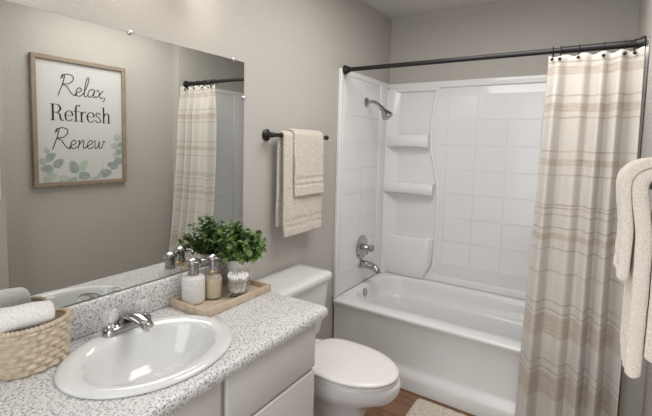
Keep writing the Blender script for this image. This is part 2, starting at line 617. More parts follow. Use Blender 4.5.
def bowed_shelf(z0, z1, x0, x1, depth, name, low=0.02):
    bm = bmesh.new()
    N = 24
    L = []
    for i in range(N + 1):
        t = i / N
        x = x0 + (x1 - x0) * t
        b = depth * (0.72 + 0.28 * sin(pi * t))
        zb = z0 + low * (4 * (t - .5) ** 2 - 1) * -0.5
        y = -0.014 - b
        L.append([(x, -0.0142, zb + .004), (x, y + .02, zb), (x, y + .006, zb + .004), (x, y, zb + .012), (x, y - .001, z1 - .014), (x, y + .004, z1 - .005), (x, y + .012, z1 - .001), (x, y + .02, z1 - .004), (x, -0.0142, z1 - .006)])
    loft(bm, L)
    return obj(name, bm, 'acrylic', sur, angle=60)


bowed_shelf(1.404, 1.508, 0.02, 0.352, 0.085, 'shelf')
bowed_shelf(1.055, 1.148, 0.018, 0.405, 0.095, 'shelf')
# lowest ledge: full bulge down to the rim
bm = bmesh.new()
L = []
for i in range(33):
    t = i / 32
    x = 0.02 + 0.40 * t
    zt = 0.735 + 0.01 * (2 * t - 1) ** 2
    e = max(0, (t - .88) / .12) ** 2
    zb = ZB + 0.001 + 0.03 * e
    y = -0.014 - 0.060 * (0.8 + 0.2 * sin(pi * t)) * (1 - .75 * e)
    xl = min(x, outline(zb) - .008)
    xm = min(x, outline(zb + .1) - .008)
    L.append([(xl, -0.0142, zb), (xl, y + .02, zb), (xl, y + .008, zb + .02), (xm, y + .002, zb + .1), (x, y, zt - .014), (x, y + .004, zt - .004), (x, y + .012, zt), (x, y + .022, zt - .005), (x, -0.0142, zt - .006)])
loft(bm, L)
obj('ledge', bm, 'acrylic', sur, angle=60)

# ------------------------------------------------------------------ shower fittings
sh = thing('showerhead', 'brushed nickel shower head on a bent arm, high on the left end of the surround', 'shower head', (0.016, -0.405, 1.715))
bm = lathe(bmesh.new(), [(.032, 0), (.031, .006), (.022, .012), (.012, .014)], 28, (0.0165, -0.405, 1.715), (1, 0, 0))
obj('flange', bm, 'nickel', sh)
bm = tube(bmesh.new(), catmull([(.02, -.405, 1.715), (.06, -.405, 1.718), (.10, -.404, 1.704), (.135, -.403, 1.672)]), .0105, 14)
obj('arm', bm, 'nickel', sh)
bm = lathe(bmesh.new(), [(.010, -.012), (.013, 0), (.015, .008), (.012, .014), (.017, .024), (.028, .05), (.032, .062), (.032, .07), (.027, .072), (.012, .068)], 28, (.132, -.403, 1.675), (.62, .02, -.78))
bmesh.ops.scale(bm, vec=(1.18,) * 3, space=Matrix.Translation((-.132, .403, -1.675)), verts=bm.verts)
obj('head', bm, 'nickel', sh)

va = thing('shower_valve', 'round chrome shower valve plate with a knob handle, above the tub spout', 'shower valve', (0.016, -0.405, 0.69))
bm = lathe(bmesh.new(), [(.085, 0), (.084, .006), (.072, .012), (.04, .014), (.028, .015)], 40, (0.016, -0.405, 0.69), (1, 0, 0))
obj('plate', bm, 'dark_chrome', va)
bm = lathe(bmesh.new(), [(.026, .0), (.024, .02), (.018, .03), (.014, .045), (.02, .05), (.026, .06), (.026, .075), (.018, .082), (.006, .084)], 28, (0.03, -0.405, 0.69), (1, 0, 0))
bm2 = tube(bm, [(.075, -.405, .69), (.078, -.43, .67), (.08, -.445, .655)], [.009, .007, .008], 10)
obj('handle', bm, 'dark_chrome', va)

sp = thing('tub_spout', 'chrome tub spout curving down over the tub rim', 'tub spout', (0.016, -0.405, 0.565))
bm = lathe(bmesh.new(), [(.034, 0), (.033, .008), (.026, .012)], 24, (0.016, -0.405, 0.565), (1, 0, 0))
obj('flange', bm, 'dark_chrome', sp)
bm = tube(bmesh.new(), catmull([(.02, -.405, .565), (.07, -.405, .567), (.12, -.405, .558), (.146, -.405, .54), (.15, -.405, .522)]), [.026] * 10 + [.025] * 10 + [.023] * 5 + [.021] * 8, 20)
obj('spout', bm, 'dark_chrome', sp)

# ------------------------------------------------------------------ curtain rod, rings, curtain
YR, ZROD = -0.729, 1.883
rod = thing('shower_curtain_rod', 'long black tension rod spanning the alcove above the tub', 'curtain rod', (W / 2, YR, ZROD))


def zrod(x):
    return ZROD


bm = tube(bmesh.new(), [(.04, YR, ZROD), (1.21, YR, ZROD)], .0132, 20)
obj('inner_tube', bm, 'black', rod)
bm = tube(bmesh.new(), [(1.205, YR, ZROD), (1.208, YR, ZROD), (W - .03, YR, ZROD)], [.0142, .0165, .0165], 20)
obj('outer_tube', bm, 'black', rod)
for x, a in ((0.0245, 1), (W - 0.0125, -1)):
    bm = lathe(bmesh.new(), [(.029, 0), (.030, .006), (.028, .012), (.021, .022), (.019, .034), (.013, .036)], 24, (x, YR, ZROD), (a, 0, 0))
    obj('flange', bm, 'black', rod)

hooks = [1.171, 1.202, 1.275, 1.37, 1.446, 1.480]
ringnames = ['leftmost black curtain ring on the rod, at the open edge of the curtain', 'second black curtain ring from the left on the rod', 'third black curtain ring from the left on the rod', 'fourth black curtain ring, above the broad middle fold of the curtain', 'fifth black curtain ring, next to last towards the right wall', 'rightmost black curtain ring, beside the right wall']
ring0 = None
for hx, lb in zip(hooks, ringnames):
    if ring0 is None:
        r = thing('curtain_ring', lb, 'curtain ring', (hx, YR, ZROD), 'curtain rings on the shower rod')
        pts = [(hx, YR + .0205 * sin(a), ZROD - .006 + .0265 * cos(a)) for a in [2 * pi * k / 28 for k in range(29)]]
        obj('wire_loop', tube(bmesh.new(), pts, .0019, 8, False), 'black', r)
        b_ = bmesh.new()
        bmesh.ops.create_uvsphere(b_, u_segments=12, v_segments=8, radius=.0075)
        bmesh.ops.translate(b_, vec=(hx, YR - .040, ZROD - .046), verts=b_.verts)
        tube(b_, [(hx, YR - .004, ZROD - .031), (hx, YR - .028, ZROD - .036), (hx, YR - .038, ZROD - .044)], .002, 8)
        obj('button', b_, 'black', r)
        ring0 = r
    else:
        c = ring0.copy()
        COL.objects.link(c)
        c.location = (hx, YR, ZROD)
        c['label'] = lb
        for ch in ring0.children:
            d = ch.copy()
            COL.objects.link(d)
            d.parent = c
            d.matrix_parent_inverse = ch.matrix_parent_inverse.copy()

# curtain: hung as a sheet with soft pleats that deepen towards the floor
bm = bmesh.new()
NU, NV = 150, 90
uvl = bm.loops.layers.uv.new('UVMap')
grid = []
ZT, ZBOT = 1.858, 0.03
for j in range(NV + 1):
    t = j / NV
    row = []
    for i in range(NU + 1):
        u = i / NU
        xt = 1.153 + (1.513 - 1.153) * u
        xb = 1.112 + (1.520 - 1.112) * u
        z = ZT + (ZBOT - ZT) * t
        x = xt + (xb - xt) * t ** 1.2
        yc = -0.750 + (-0.838 + 0.750) * min(1, t / 0.74) ** 2.2
        ph = 2 * pi * (4.6 * u + 0.16 * sin(2 * pi * u * 1.3 + 1) + 0.04 * sin(5 * t)) + 0.4
        A = (0.032 + 0.012 * t) * (0.8 + 0.3 * sin(7 * u + 2)) * min(1, .35 + 5 * t)
        wv = sin(ph) + 0.28 * sin(2 * ph + 1.1)
        y = yc + A * wv + 0.004 * noise.noise(Vector((u * 9, t * 3, 1)))
        ue = max(0, (u - .88) / .12)
        y -= 0.024 * ue * ue * (3 - 2 * ue)
        x += 0.006 * cos(ph) * (0.6 + 0.4 * t)
        dip = 0.010 * min(1, max(0, 1 - t * 14)) * (0.5 - 0.5 * cos(2 * pi * (u * 5)))
        y = min(y, -0.74) if t < 0.02 else y
        if z < 0.5:
            y = min(y, -0.797)
        elif z < 0.9:
            f = (0.9 - z) / 0.4
            y = min(y, -0.735 - 0.062 * f)
        row.append(bm.verts.new((x, y, z - dip)))
    grid.append(row)
for j in range(NV):
    for i in range(NU):
        f = bm.faces.new((grid[j][i], grid[j + 1][i], grid[j + 1][i + 1], grid[j][i + 1]))
        for lp in f.loops:
            co = lp.vert.co
            lp[uvl].uv = (co.x, (co.z + 0.006 * noise.noise(Vector((co.x * 9, co.z * 2, 0)))) / 2.0)
cur = obj('shower_curtain', bm, 'curtain', smooth=True, angle=180)
md = cur.modifiers.new('Solidify', 'SOLIDIFY')
md.thickness = 0.002
md.offset = 0
tag(cur, 'cream shower curtain with woven tan stripes gathered at the right of the tub', 'shower curtain')


# ------------------------------------------------------------------ towels on bars
def towel_sheet(name, axis_y0, axis_y1, bx, bz, rad, th, front, back, label, seed, group=None, sgn=1, flare=0.0, hem=0.085, wb=1.0, pin=0.0, mtl='towel', lean=0.0):
    """thick folded towel draped over a bar along Y; sgn=+1: the front faces +X"""
    bm = bmesh.new()
    # inner path (touching the bar) and outer path
    def path(r):
        p = []

        def pn(d):
            k = min(1, d / .09)
            return pin * k * k * (3 - 2 * k)
        nf = 60
        for i in range(nf):
            t = i / nf
            p.append((bx + sgn * (r + flare * (1 - t) ** 1.3 - pn(front * (1 - t))), bz - front + front * t))
        for i in range(13):
            a = pi * i / 12
            p.append((bx + sgn * r * cos(a), bz + r * sin(a) * 0.9))
        nb = 20
        for i in range(1, nb + 1):
            t = i / nb
            p.append((bx - sgn * (r - pn(back * t)), bz - back * t))
        return p
    inner, outer = path(rad), path(rad + th)
    n = len(inner)
    # rounded end loop
    sec = []
    for i in range(n):
        sec.append(outer[i])
    e0 = [(outer[-1][0] + (inner[-1][0] - outer[-1][0]) * t, outer[-1][1] - th * .35 * sin(pi * t)) for t in (.15, .35, .65, .85)]
    sec += e0
    for i in reversed(range(n)):
        sec.append(inner[i])
    e1 = [(inner[0][0] + (outer[0][0] - inner[0][0]) * t, inner[0][1] - th * .35 * sin(pi * t)) for t in (.15, .35, .65, .85)]
    sec += e1
    NY = 36
    mid = [((inner[i][0] + outer[i][0]) / 2, (inner[i][1] + outer[i][1]) / 2) for i in range(n)]
    midsec = mid + [mid[-1]] * 4 + mid[::-1] + [mid[0]] * 4
    loops = []
    ends = [(0, .35), (.006, .7), (.018, .93)]
    ts = [(e, k) for e, k in ends] + [(0.03 + 0.94 * i / NY, 1.0) for i in range(NY + 1)] + [(1 - e, k) for e, k in reversed(ends)]
    for t, k in ts:
        y = axis_y0 + (axis_y1 - axis_y0) * t
        lp = []
        for (sx_, sz_), (mx_, mz_) in zip(sec, midsec):
            x = mx_ + (sx_ - mx_) * k
            z = mz_ + (sz_ - mz_) * k
            drop = bz - z
            # woven hem band: a shallow groove above each lower edge
            yy = y + lean * drop + 0.004 * noise.noise(Vector((seed, z * 6, t * 3)))
            wob = (0.0045 * noise.noise(Vector((z * 5 + seed, t * 5, 2))) + 0.0015 * noise.noise(Vector((z * 40 + seed, t * 60, 7)))) * min(1, max(0, drop / .12 + .2)) * wb
            lp.append((x + sgn * wob, yy, z + 0.004 * noise.noise(Vector((t * 4, seed, 3))) * min(1, max(0, drop / .2))))
        loops.append(lp)
    loft(bm, loops)
    bm.normal_update()
    zb = bz - front + hem
    for v in bm.verts:
        outside = (v.co.x - bx) * sgn > rad + th * .6
        if outside and (abs(v.co.z - zb) < 0.009 or abs(v.co.z - zb + .03) < .006):
            v.co.x -= sgn * 0.004
    o = obj(name, bm, mtl, smooth=True, angle=180)
    tag(o, label, 'towel', group)
    return o


BXL, BZL = 0.062, 1.4525
tb = thing('towel_bar', 'black towel bar on the left wall above the toilet', 'towel bar', (0, -1.2, BZL))
bm = tube(bmesh.new(), [(BXL, -1.452, BZL), (BXL, -.982, BZL)], .0095, 16)
lathe(bm, [(.0095, 0), (.013, .003), (.014, .010), (.011, .018), (.004, .021)], 16, (BXL, -.985, BZL), (0, 1, 0))
lathe(bm, [(.0095, 0), (.013, .003), (.014, .010), (.011, .018), (.004, .021)], 16, (BXL, -1.45, BZL), (0, -1, 0))
obj('bar', bm, 'black', tb)
for y in (-1.432, -1.005):
    bm = lathe(bmesh.new(), [(.029, 0), (.029, .006), (.024, .011), (.014, .014), (.011, .02), (.011, BXL)], 24, (0.0012, y, BZL), (1, 0, 0))
    obj('post', bm, 'black', tb)
towel_sheet('bath_towel', -1.392, -1.058, BXL, BZL, .0105, .017, .505, .46, 'large beige bath towel hanging from the black bar above the toilet', 1.3, sgn=1, flare=.012, hem=.075)
towel_sheet('hand_towel', -1.326, -1.068, BXL, BZL, .0285, .014, .305, .22, 'small beige hand towel folded over the large towel above the toilet', 5.1, sgn=1, flare=.010, hem=.085)

BXR, BZR = 1.438, 1.362
tr = thing('towel_bar', 'black towel bar beside the curtain at the right edge of the photo', 'towel bar', (1.51, -2.3, BZR))
bm = tube(bmesh.new(), [(BXR, -2.70, BZR), (BXR, -2.060, BZR)], .0095, 16)
obj('bar', bm, 'black', tr)
for y in (-2.075, -2.68):
    bm = lathe(bmesh.new(), [(.029, 0), (.029, .006), (.024, .011), (.014, .014), (.011, .02), (.011, 1.51 - BXR)], 24, (1.509, y, BZR), (-1, 0, 0))
    obj('post', bm, 'black', tr)
towel_sheet('bath_towel', -2.178, -2.052, BXR, BZR, .0098, .021, .300, .268, 'long beige towel hanging from the bar beside the curtain, under the shorter one', 8.3, sgn=-1, flare=.0, hem=.07, wb=.6, pin=.009, mtl='fine_towel')
towel_sheet('hand_towel', -2.170, -2.056, BXR, BZR, .0312, .016, .148, .115, 'short beige towel folded over the long one at the right edge beside the curtain', 9.4, sgn=-1, flare=.003, hem=.05, wb=.6, pin=.009, mtl='fine_towel')

# ------------------------------------------------------------------ toilet
TY = -1.368
toi = thing('toilet', 'white two-piece toilet with its lid closed, between vanity and tub', 'toilet', (0.35, TY, 0))


def egg(x0, x1, hw, z, n=48, sq=2.0, TY=TY):
    """egg outline pointing along +X"""
    cx = x0 + (x1 - x0) * 0.46
    pts = []
    for k in range(n):
        a = 2 * pi * k / n
        c, s = cos(a), sin(a)
        rx = (x1 - cx) if c > 0 else (cx - x0)
        e = 2 / sq if c < 0 else 1.0
        pts.append((cx + rx * math.copysign(abs(c) ** e, c), TY + hw * math.copysign(abs(s) ** (e if c < 0 else 1.0), s), z))
    return pts


L = [egg(.17, .575, .115, 0), egg(.17, .575, .115, .02), egg(.18, .555, .102, .05), egg(.18, .55, .098, .14), egg(.17, .565, .106, .20), egg(.15, .60, .128, .25),
     egg(.13, .655, .155, .285), egg(.11, .70, .174, .312), egg(.10, .715, .180, .335), egg(.09, .722, .183, .355), egg(.085, .722, .183, .376), egg(.09, .717, .179, .386), egg(.10, .705, .170, .3885)]
obj('bowl', loft(bmesh.new(), L), 'porcelain', toi, angle=70)


def seat_loop(x0, x1, hw, z):
    return egg(x0, x1 - .004, hw - .014, z - .006, sq=3.2, TY=TY - .012)


L = [seat_loop(.26, .703, .180, .3965), seat_loop(.257, .716, .187, .400), seat_loop(.257, .716, .187, .408), seat_loop(.26, .704, .181, .411)]
obj('seat', loft(bmesh.new(), L), 'seat', toi, angle=50)
L = [seat_loop(.262, .710, .181, .4125), seat_loop(.255, .718, .188, .4155), seat_loop(.253, .720, .190, .422), seat_loop(.256, .716, .187, .428), seat_loop(.27, .69, .168, .4315), seat_loop(.33, .62, .10, .4335), seat_loop(.43, .5, .02, .434)]
obj('seat_lid', loft(bmesh.new(), L), 'seat', toi, angle=60)
for s in (-1, 1):
    bm = BOX(.228, .262, TY + s * .075 - .018, TY + s * .075 + .018, .3875, .416, .006, 3)
    obj('hinge', bm, 'seat', toi)
L = [rr(.03, .185, TY - .175, TY + .175, .035, .392), rr(.022, .20, TY - .19, TY + .19, .035, .42), rr(.018, .218, TY - .205, TY + .205, .035, .55), rr(.015, .228, TY - .212, TY + .212, .035, .699)]
obj('tank', loft(bmesh.new(), L), 'porcelain', toi, angle=60)
L = [rr(.012, .238, TY - .218, TY + .218, .04, .7005), rr(.008, .245, TY - .222, TY + .222, .04, .706), rr(.008, .246, TY - .223, TY + .223, .04, .728), rr(.011, .242, TY - .22, TY + .22, .04, .738), rr(.02, .232, TY - .21, TY + .21, .035, .743), rr(.06, .19, TY - .16, TY + .16, .03, .745)]
obj('tank_lid', loft(bmesh.new(), L), 'porcelain', toi, angle=60)
bm = lathe(bmesh.new(), [(.014, 0), (.014, .006), (.009, .012)], 16, (.2255, TY - .15, .64), (1, 0, 0))
tube(bm, [(.236, TY - .155, .64), (.24, TY - .12, .637), (.24, TY - .085, .632)], [.006, .006, .008], 10)
obj('flush_lever', bm, 'chrome', toi)['label'] = 'chrome flush lever'

# ------------------------------------------------------------------ vanity cabinet
CT = 0.7736   # counter top height
VX = 0.478
van = thing('vanity_cabinet', 'pale grey painted vanity cabinet under the speckled counter', 'cabinet', (0.25, -2.25, 0))
VY1 = -1.683
VY0 = -2.86
bm = BOX(.012, VX - .06, VY0, VY1, 0, .11)
box(bm, .012, VX, VY0, VY1, .10, .118)
box(bm, .012, VX, VY1 - .016, VY1, .10, .7325)
box(bm, .012, VX, VY0, VY0 + .016, .10, .7325)
box(bm, VX - .018, VX, VY0, VY1, .10, .7325)
box(bm, .012, .018, VY0, VY1, .10, .7325)
obj('body', bm, 'cabinet', van, smooth=False)
bays = [(-2.148, VY1 - .004), (-2.64, -2.172)]
for a, b_ in bays:
    f = obj('drawer_front', BOX(VX + .0005, VX + .019, a, b_, .545, .724, .004), 'cabinet', van)
    d = obj('door', BOX(VX + .0005, VX + .019, a, b_, .115, .533, .005, seg=3), 'cabinet', van)

# ------------------------------------------------------------------ countertop with backsplash (cut out for the sink)
ct = thing('countertop', 'speckled white and grey laminate counter with a low backsplash', 'countertop', (0.25, -2.25, CT))
CX1, CY1, CY0 = 0.520, -1.629, -2.88
SXC, SYC, SAX, SAY = .272, -2.240, .214, .256
# top slab: outer rounded-rect loops joined to an oval opening
N = 4 * (8 + 10)


def oval(ax, ay, z, n=N, cx=SXC, cy=SYC):
    return [(cx + ax * cos(-pi / 4 * 0.8 - pi / 10 + 2 * pi * k / n), cy + ay * sin(-pi / 4 * 0.8 - pi / 10 + 2 * pi * k / n), z) for k in range(n)]


def oval_like(lp, ax, ay, z, cx=SXC, cy=SYC):
    out = []
    for x, y, _ in lp:
        a = math.atan2((y - cy) / ay, (x - cx) / ax)
        out.append((cx + ax * cos(a), cy + ay * sin(a), z))
    return out


base = rr(.0, CX1, CY0, CY1, .012, CT)
L = []
for dz, ins in [(-.041, .012), (-.038, .003), (-.028, 0), (-.016, 0), (-.008, .003), (-.002, .009), (0, .018)]:
    L.append(rr(.001, CX1 - ins, CY0 + ins, CY1 - ins, .014, CT + dz))
loop = L[-1]
L.append(oval_like(loop, SAX - .018, SAY - .018, CT))
L.append(oval_like(loop, SAX - .018, SAY - .018, CT - .041))
bm = loft(bmesh.new(), L, False, False)
vs = list(bm.verts)
bm.verts.ensure_lookup_table()
n = len(loop)
tot = len(bm.verts)
for i in range(n):
    j = (i + 1) % n
    bm.faces.new((bm.verts[i], bm.verts[j], bm.verts[tot - n + j], bm.verts[tot - n + i]))
obj('worktop', bm, 'counter', ct, angle=50)
obj('backsplash', BOX(.001, .021, CY0, CY1, CT + .0005, .884, .006, seg=3), 'counter', ct)

# ------------------------------------------------------------------ sink
sk = thing('sink', 'white oval drop-in sink set in the speckled counter', 'sink', (SXC, SYC, CT))


def ov(ax, ay, z, dx=0.0, n=72):
    return [(SXC + dx + ax * cos(2 * pi * k / n), SYC + ay * sin(2 * pi * k / n), z) for k in range(n)]


L = [ov(SAX - .024, SAY - .024, CT - .01), ov(SAX - .024, SAY - .024, CT + .0012), ov(SAX - .003, SAY - .003, CT + .0012), ov(SAX, SAY, CT + .004), ov(SAX - .002, SAY - .002, CT + .009), ov(SAX - .012, SAY - .012, CT + .014), ov(SAX - .025, SAY - .026, CT + .0155),
     ov(.155, .205, CT + .013, .014), ov(.149, .199, CT + .009, .014), ov(.143, .193, CT - .002, .012), ov(.133, .180, CT - .03, .012), ov(.118, .160, CT - .07, .012), ov(.09, .125, CT - .105, .012), ov(.05, .07, CT - .122, .012), ov(.02, .02, CT - .126, .012)]
obj('basin', loft(bmesh.new(), L, False, True), 'porcelain', sk, angle=80)
bm = lathe(bmesh.new(), [(.024, 0), (.024, .002), (.016, .004), (.006, .003)], 20, (SXC + .012, SYC, CT - .1245))
obj('drain', bm, 'chrome', sk)['label'] = 'chrome drain'

# faucet
FX, FY, FZ = .095, -2.213, CT + .0165
fa = thing('faucet', 'chrome two-handle centerset faucet with clear acrylic knobs on the sink', 'faucet', (FX, FY, FZ))
L = []
for z, ins in [(0, 0), (.012, 0), (.019, .003), (.023, .010), (.024, .018)]:
    L.append(rr(FX - .027 + ins, FX + .027 - ins, FY - .082 + ins, FY + .082 - ins, .026, FZ + z))
obj('base_plate', loft(bmesh.new(), L), 'dark_chrome', fa, angle=60)
P = catmull([(FX - .018, FY, FZ + .018), (FX - .006, FY, FZ + .036), (FX + .02, FY, FZ + .046), (FX + .06, FY, FZ + .047), (FX + .10, FY, FZ + .038), (FX + .116, FY, FZ + .030)])
k = len(P)
loops = []
for i, p in enumerate(P):
    t = i / (k - 1)
    d = (P[min(i + 1, k - 1)] - P[max(i - 1, 0)]).normalized()
    up = d.cross(Vector((0, 1, 0)))
    wy = .033 - .014 * t
    hz = .017 - .005 * t
    loops.append([p + Vector((0, 1, 0)) * wy * cos(2 * pi * q / 20) + up * hz * sin(2 * pi * q / 20) for q in range(20)])
obj('spout', loft(bmesh.new(), loops), 'dark_chrome', fa, angle=60)
bm = lathe(bmesh.new(), [(.010, 0), (.011, -.004), (.011, -.014), (.007, -.015)], 16, (FX + .105, FY, FZ + .030))
obj('aerator', bm, 'chrome', fa)
for s in (-1, 1):
    y = FY + s * .056
    h = lathe(bmesh.new(), [(.016, 0), (.015, .006), (.010, .010), (.0075, .016), (.0065, .046), (.002, .047)], 20, (FX - .004, y, FZ + .022))
    hb = obj('handle_stem', h, 'chrome', fa)
    bm = bmesh.new()
    Ls = []
    for r_, z_ in [(.012, .0), (.019, .003), (.022, .012), (.0235, .024), (.023, .034), (.019, .040), (.012, .042)]:
        Ls.append([((FX - .004) + r_ * (1 + .06 * cos(8 * 2 * pi * q / 48)) * cos(2 * pi * q / 48), y + r_ * (1 + .06 * cos(8 * 2 * pi * q / 48)) * sin(2 * pi * q / 48), FZ + .0355 + z_) for q in range(48)])
    loft(bm, Ls)
    kb = obj('knob', bm, 'clear', fa, angle=60)
    kb['label'] = 'clear acrylic fluted knob'
    cp = lathe(bmesh.new(), [(.010, 0), (.010, .002), (.004, .003)], 16, (FX - .004, y, FZ + .0778))
    obj('knob_cap', cp, 'chrome', fa)

# ------------------------------------------------------------------ mirror
MY1, MZ0, MZ1 = -1.591, 0.8875, 1.776
mi = thing('wall_mirror', 'large frameless mirror on the left wall above the vanity', 'mirror', (0.003, -2.3, MZ0))
obj('mirror_glass', BOX(.001, .0055, -2.9, MY1, MZ0, MZ1, .001, seg=1), 'mirror', mi, smooth=False)
for y, z in [(-2.139, MZ1), (-1.662, MZ1), (MY1, 1.615)]:
    bm = lathe(bmesh.new(), [(.0085, 0), (.0085, .0045), (.006, .007), (.0025, .0075)], 18, (.0055, y, z), (1, 0, 0))
    tube(bm, [(.0012, y + (.004 if z < 1.7 else 0), z + (.004 if z > 1.7 else 0)), (.007, y + (.004 if z < 1.7 else 0), z + (.004 if z > 1.7 else 0))], .004, 10)
    obj('clip', bm, 'clear' if False else 'chrome', mi)['label'] = 'small round clip at the mirror edge'

# ------------------------------------------------------------------ vanity light above the mirror (its lower glass just reaches the frame)
vl = thing('vanity_light', 'bronze wall light with frosted glass shades above the mirror', 'wall lamp', (0, -2.18, 2.14))
obj('backplate', BOX(.001, .028, -2.56, -1.84, 2.09, 2.18, .008, seg=3), 'bronze', vl)
for y in (-2.47, -2.17, -1.87):
    ar = tube(bmesh.new(), catmull([(.025, y, 2.135), (.07, y, 2.15), (.12, y, 2.135), (.125, y, 2.09)]), .008, 12)
    a_ = obj('arm', ar, 'bronze', vl)
    h = lathe(bmesh.new(), [(.022, .0), (.022, -.03), (.026, -.034), (.02, -.036)], 20, (.125, y, 2.098))
    obj('socket', h, 'bronze', vl)
    bm = lathe(bmesh.new(), [(.025, 0), (.045, -.02), (.058, -.055), (.062, -.09), (.055, -.095), (.02, -.07)], 28, (.125, y, 2.062))
    obj('shade', bm, 'opal', vl)

cl = thing('added_ceiling_lamp', 'added round white lamp housing on the ceiling, out of view', 'added ceiling lamp', (.95, -1.75, ZC))  # unseen lamp body added to go with the ceiling fill; gives no light
bm = lathe(bmesh.new(), [(.20, -.001), (.20, -.02), (.17, -.028)], 40, (.95, -1.75, ZC))
obj('housing', bm, 'trim', cl)

# ------------------------------------------------------------------ framed print on the right wall (seen in the mirror; the photograph's mirror shows it reading forwards)
AY0, AY1, AZ0, AZ1 = -1.824, -1.215, 1.094, 1.935   # in the mirror, left is AY0, right is AY1
art = thing('wall_art', 'wood framed print with words and eucalyptus leaves, seen in the mirror', 'framed print', (XR - .01, (AY0 + AY1) / 2, AZ0))
bm = bmesh.new()
fw_ = .027
for a in [(AY0, AY1, AZ0, AZ0 + fw_), (AY0, AY1, AZ1 - fw_, AZ1), (AY0, AY0 + fw_, AZ0 + fw_ - .001, AZ1 - fw_ + .001), (AY1 - fw_, AY1, AZ0 + fw_ - .001, AZ1 - fw_ + .001)]:
    box(bm, XR - .030, XR - .001, *a, .002, 1)
obj('frame', bm, 'frame', art)
obj('print', BOX(XR - .014, XR - .002, AY0 + .02, AY1 - .02, AZ0 + .02, AZ1 - .02), 'paper', art, smooth=False)
AW, AH = AY1 - AY0, AZ1 - AZ0
XI = XR - .0148


def A(s, t):
    """art coordinates: s from the mirror-left edge, t down from the top"""
    return Vector((XI, AY0 + AW * s, AZ1 - AH * t))


def ribbon(bm, pts, wid, x=None, th=.0006):
    """flat stroke of ink: pts in metres on the paper plane (y, z), wid half width per point"""
    n = len(pts)
    ls = []
    for i, p in enumerate(pts):
        a = pts[max(i - 1, 0)]
        b = pts[min(i + 1, n - 1)]
        d = Vector((0, b.y - a.y, b.z - a.z))
        if d.length < 1e-7:
            d = Vector((0, 1, 0))
        d.normalize()
        nrm = Vector((0, -d.z, d.y))
        w_ = wid[i] if isinstance(wid, list) else wid
        ls.append([p + nrm * w_, p - nrm * w_, p - nrm * w_ + Vector((th, 0, 0)), p + nrm * w_ + Vector((th, 0, 0))])
    loft(bm, ls)


def word(bm, glyphs, s0, t_base, sc, wid, slant=0.0, smooth=True, asp=AH / AW):
    """glyph strokes in units of the cap height; x right, y up"""
    x = 0.0
    for adv, strokes in glyphs:
        for st in strokes:
            pts = []
            for gx, gy in st:
                xx = x + gx + slant * gy
                pts.append(A(s0 + xx * sc * asp, t_base - gy * sc))
            if smooth and len(pts) > 2:
                pts = catmull(pts, 7)
            ribbon(bm, pts, wid)
        x += adv


# script letters
R_ = (0.78, [[(.14, .84), (.05, .92), (.10, 1.0), (.19, .96), (.15, .6), (.06, .2), (.0, -.06)],
             [(.02, .78), (.10, .96), (.32, 1.06), (.58, .98), (.60, .76), (.42, .58), (.16, .52), (.36, .42), (.56, .16), (.76, .0), (.86, .04)]])
e_ = (.38, [[(.0, .04), (.08, .16), (.24, .24), (.30, .36), (.20, .44), (.08, .34), (.06, .14), (.16, .0), (.28, .02), (.40, .12)]])
l_ = (.24, [[(.02, .10), (.16, .50), (.24, .90), (.20, 1.02), (.12, .90), (.08, .40), (.10, .06), (.18, .0), (.26, .10)]])
a_g = (.44, [[(.36, .36), (.24, .44), (.08, .34), (.04, .12), (.14, .0), (.28, .12), (.37, .40), (.34, .14), (.38, .0), (.48, .10)]])
x_ = (.42, [[(.02, .36), (.10, .42), (.18, .26), (.24, .06), (.34, .0), (.42, .08)], [(.38, .44), (.24, .24), (.06, .0)]])
comma = (.15, [[(.06, .06), (.09, .0), (.06, -.10), (.0, -.18)]])
n_ = (.46, [[(.02, .38), (.08, .42), (.08, .2), (.06, .0), (.10, .2), (.22, .42), (.31, .38), (.31, .14), (.36, .0), (.46, .10)]])
w_g = (.56, [[(.0, .38), (.05, .42), (.07, .16), (.14, .0), (.24, .12), (.29, .40), (.30, .12), (.38, .0), (.48, .14), (.52, .42), (.62, .34)]])
dot = (.1, [[(.04, .13), (.05, .135), (.06, .13)]])
bm = bmesh.new()
word(bm, [R_, e_, l_, a_g, x_, comma], .258, .283, .153, .0029, .13)
obj('lettering', bm, 'ink', art, smooth=False)['label'] = 'handwritten word Relax with a comma'
bm = bmesh.new()
word(bm, [R_, e_, n_, e_, w_g, dot], .190, .705, .153, .0029, .13)
obj('lettering', bm, 'ink', art, smooth=False)['label'] = 'handwritten word Renew'

# serif word built from thick stems, thin hairlines and bowls of varying width
bm = bmesh.new()
SC, TB, S0 = .127, .488, .170
ASP = AH / AW


def G(x, y):
    return A(S0 + x * SC * ASP, TB - y * SC)


def stem(x, y0, y1, w_=.058):
    ribbon(bm, [G(x, y0), G(x, y1)], w_ * SC * AH)


def serif(x0, x1, y):
    ribbon(bm, [G(x0, y), G(x1, y)], .017 * SC * AH)


def bowl(pts, thick, thin):
    P_ = catmull([G(*p) for p in pts], 8)
    n_p = len(P_)
    ws = []
    for i in range(n_p):
        d = P_[min(i + 1, n_p - 1)] - P_[max(i - 1, 0)]
        v = abs(d.z) / max(d.length, 1e-9)
        ws.append((thin + (thick - thin) * v ** 2) * SC * AH)
    ribbon(bm, P_, ws)


x = 0.0
# R
stem(x + .17, 0, 1); serif(x + .02, x + .32, .017); serif(x + .02, x + .32, .983)
bowl([(x + .17, .98), (x + .45, .97), (x + .60, .74), (x + .45, .52), (x + .17, .50)], .058, .017)
bowl([(x + .38, .50), (x + .54, .40), (x + .60, .12), (x + .70, .02), (x + .78, .06)], .055, .02)
x += .80


def e_ser(x):
    bowl([(x + .10, .36), (x + .47, .36), (x + .44, .56), (x + .28, .65), (x + .10, .50), (x + .07, .30), (x + .14, .08), (x + .30, .01), (x + .48, .14)], .05, .016)


e_ser(x); x += .53
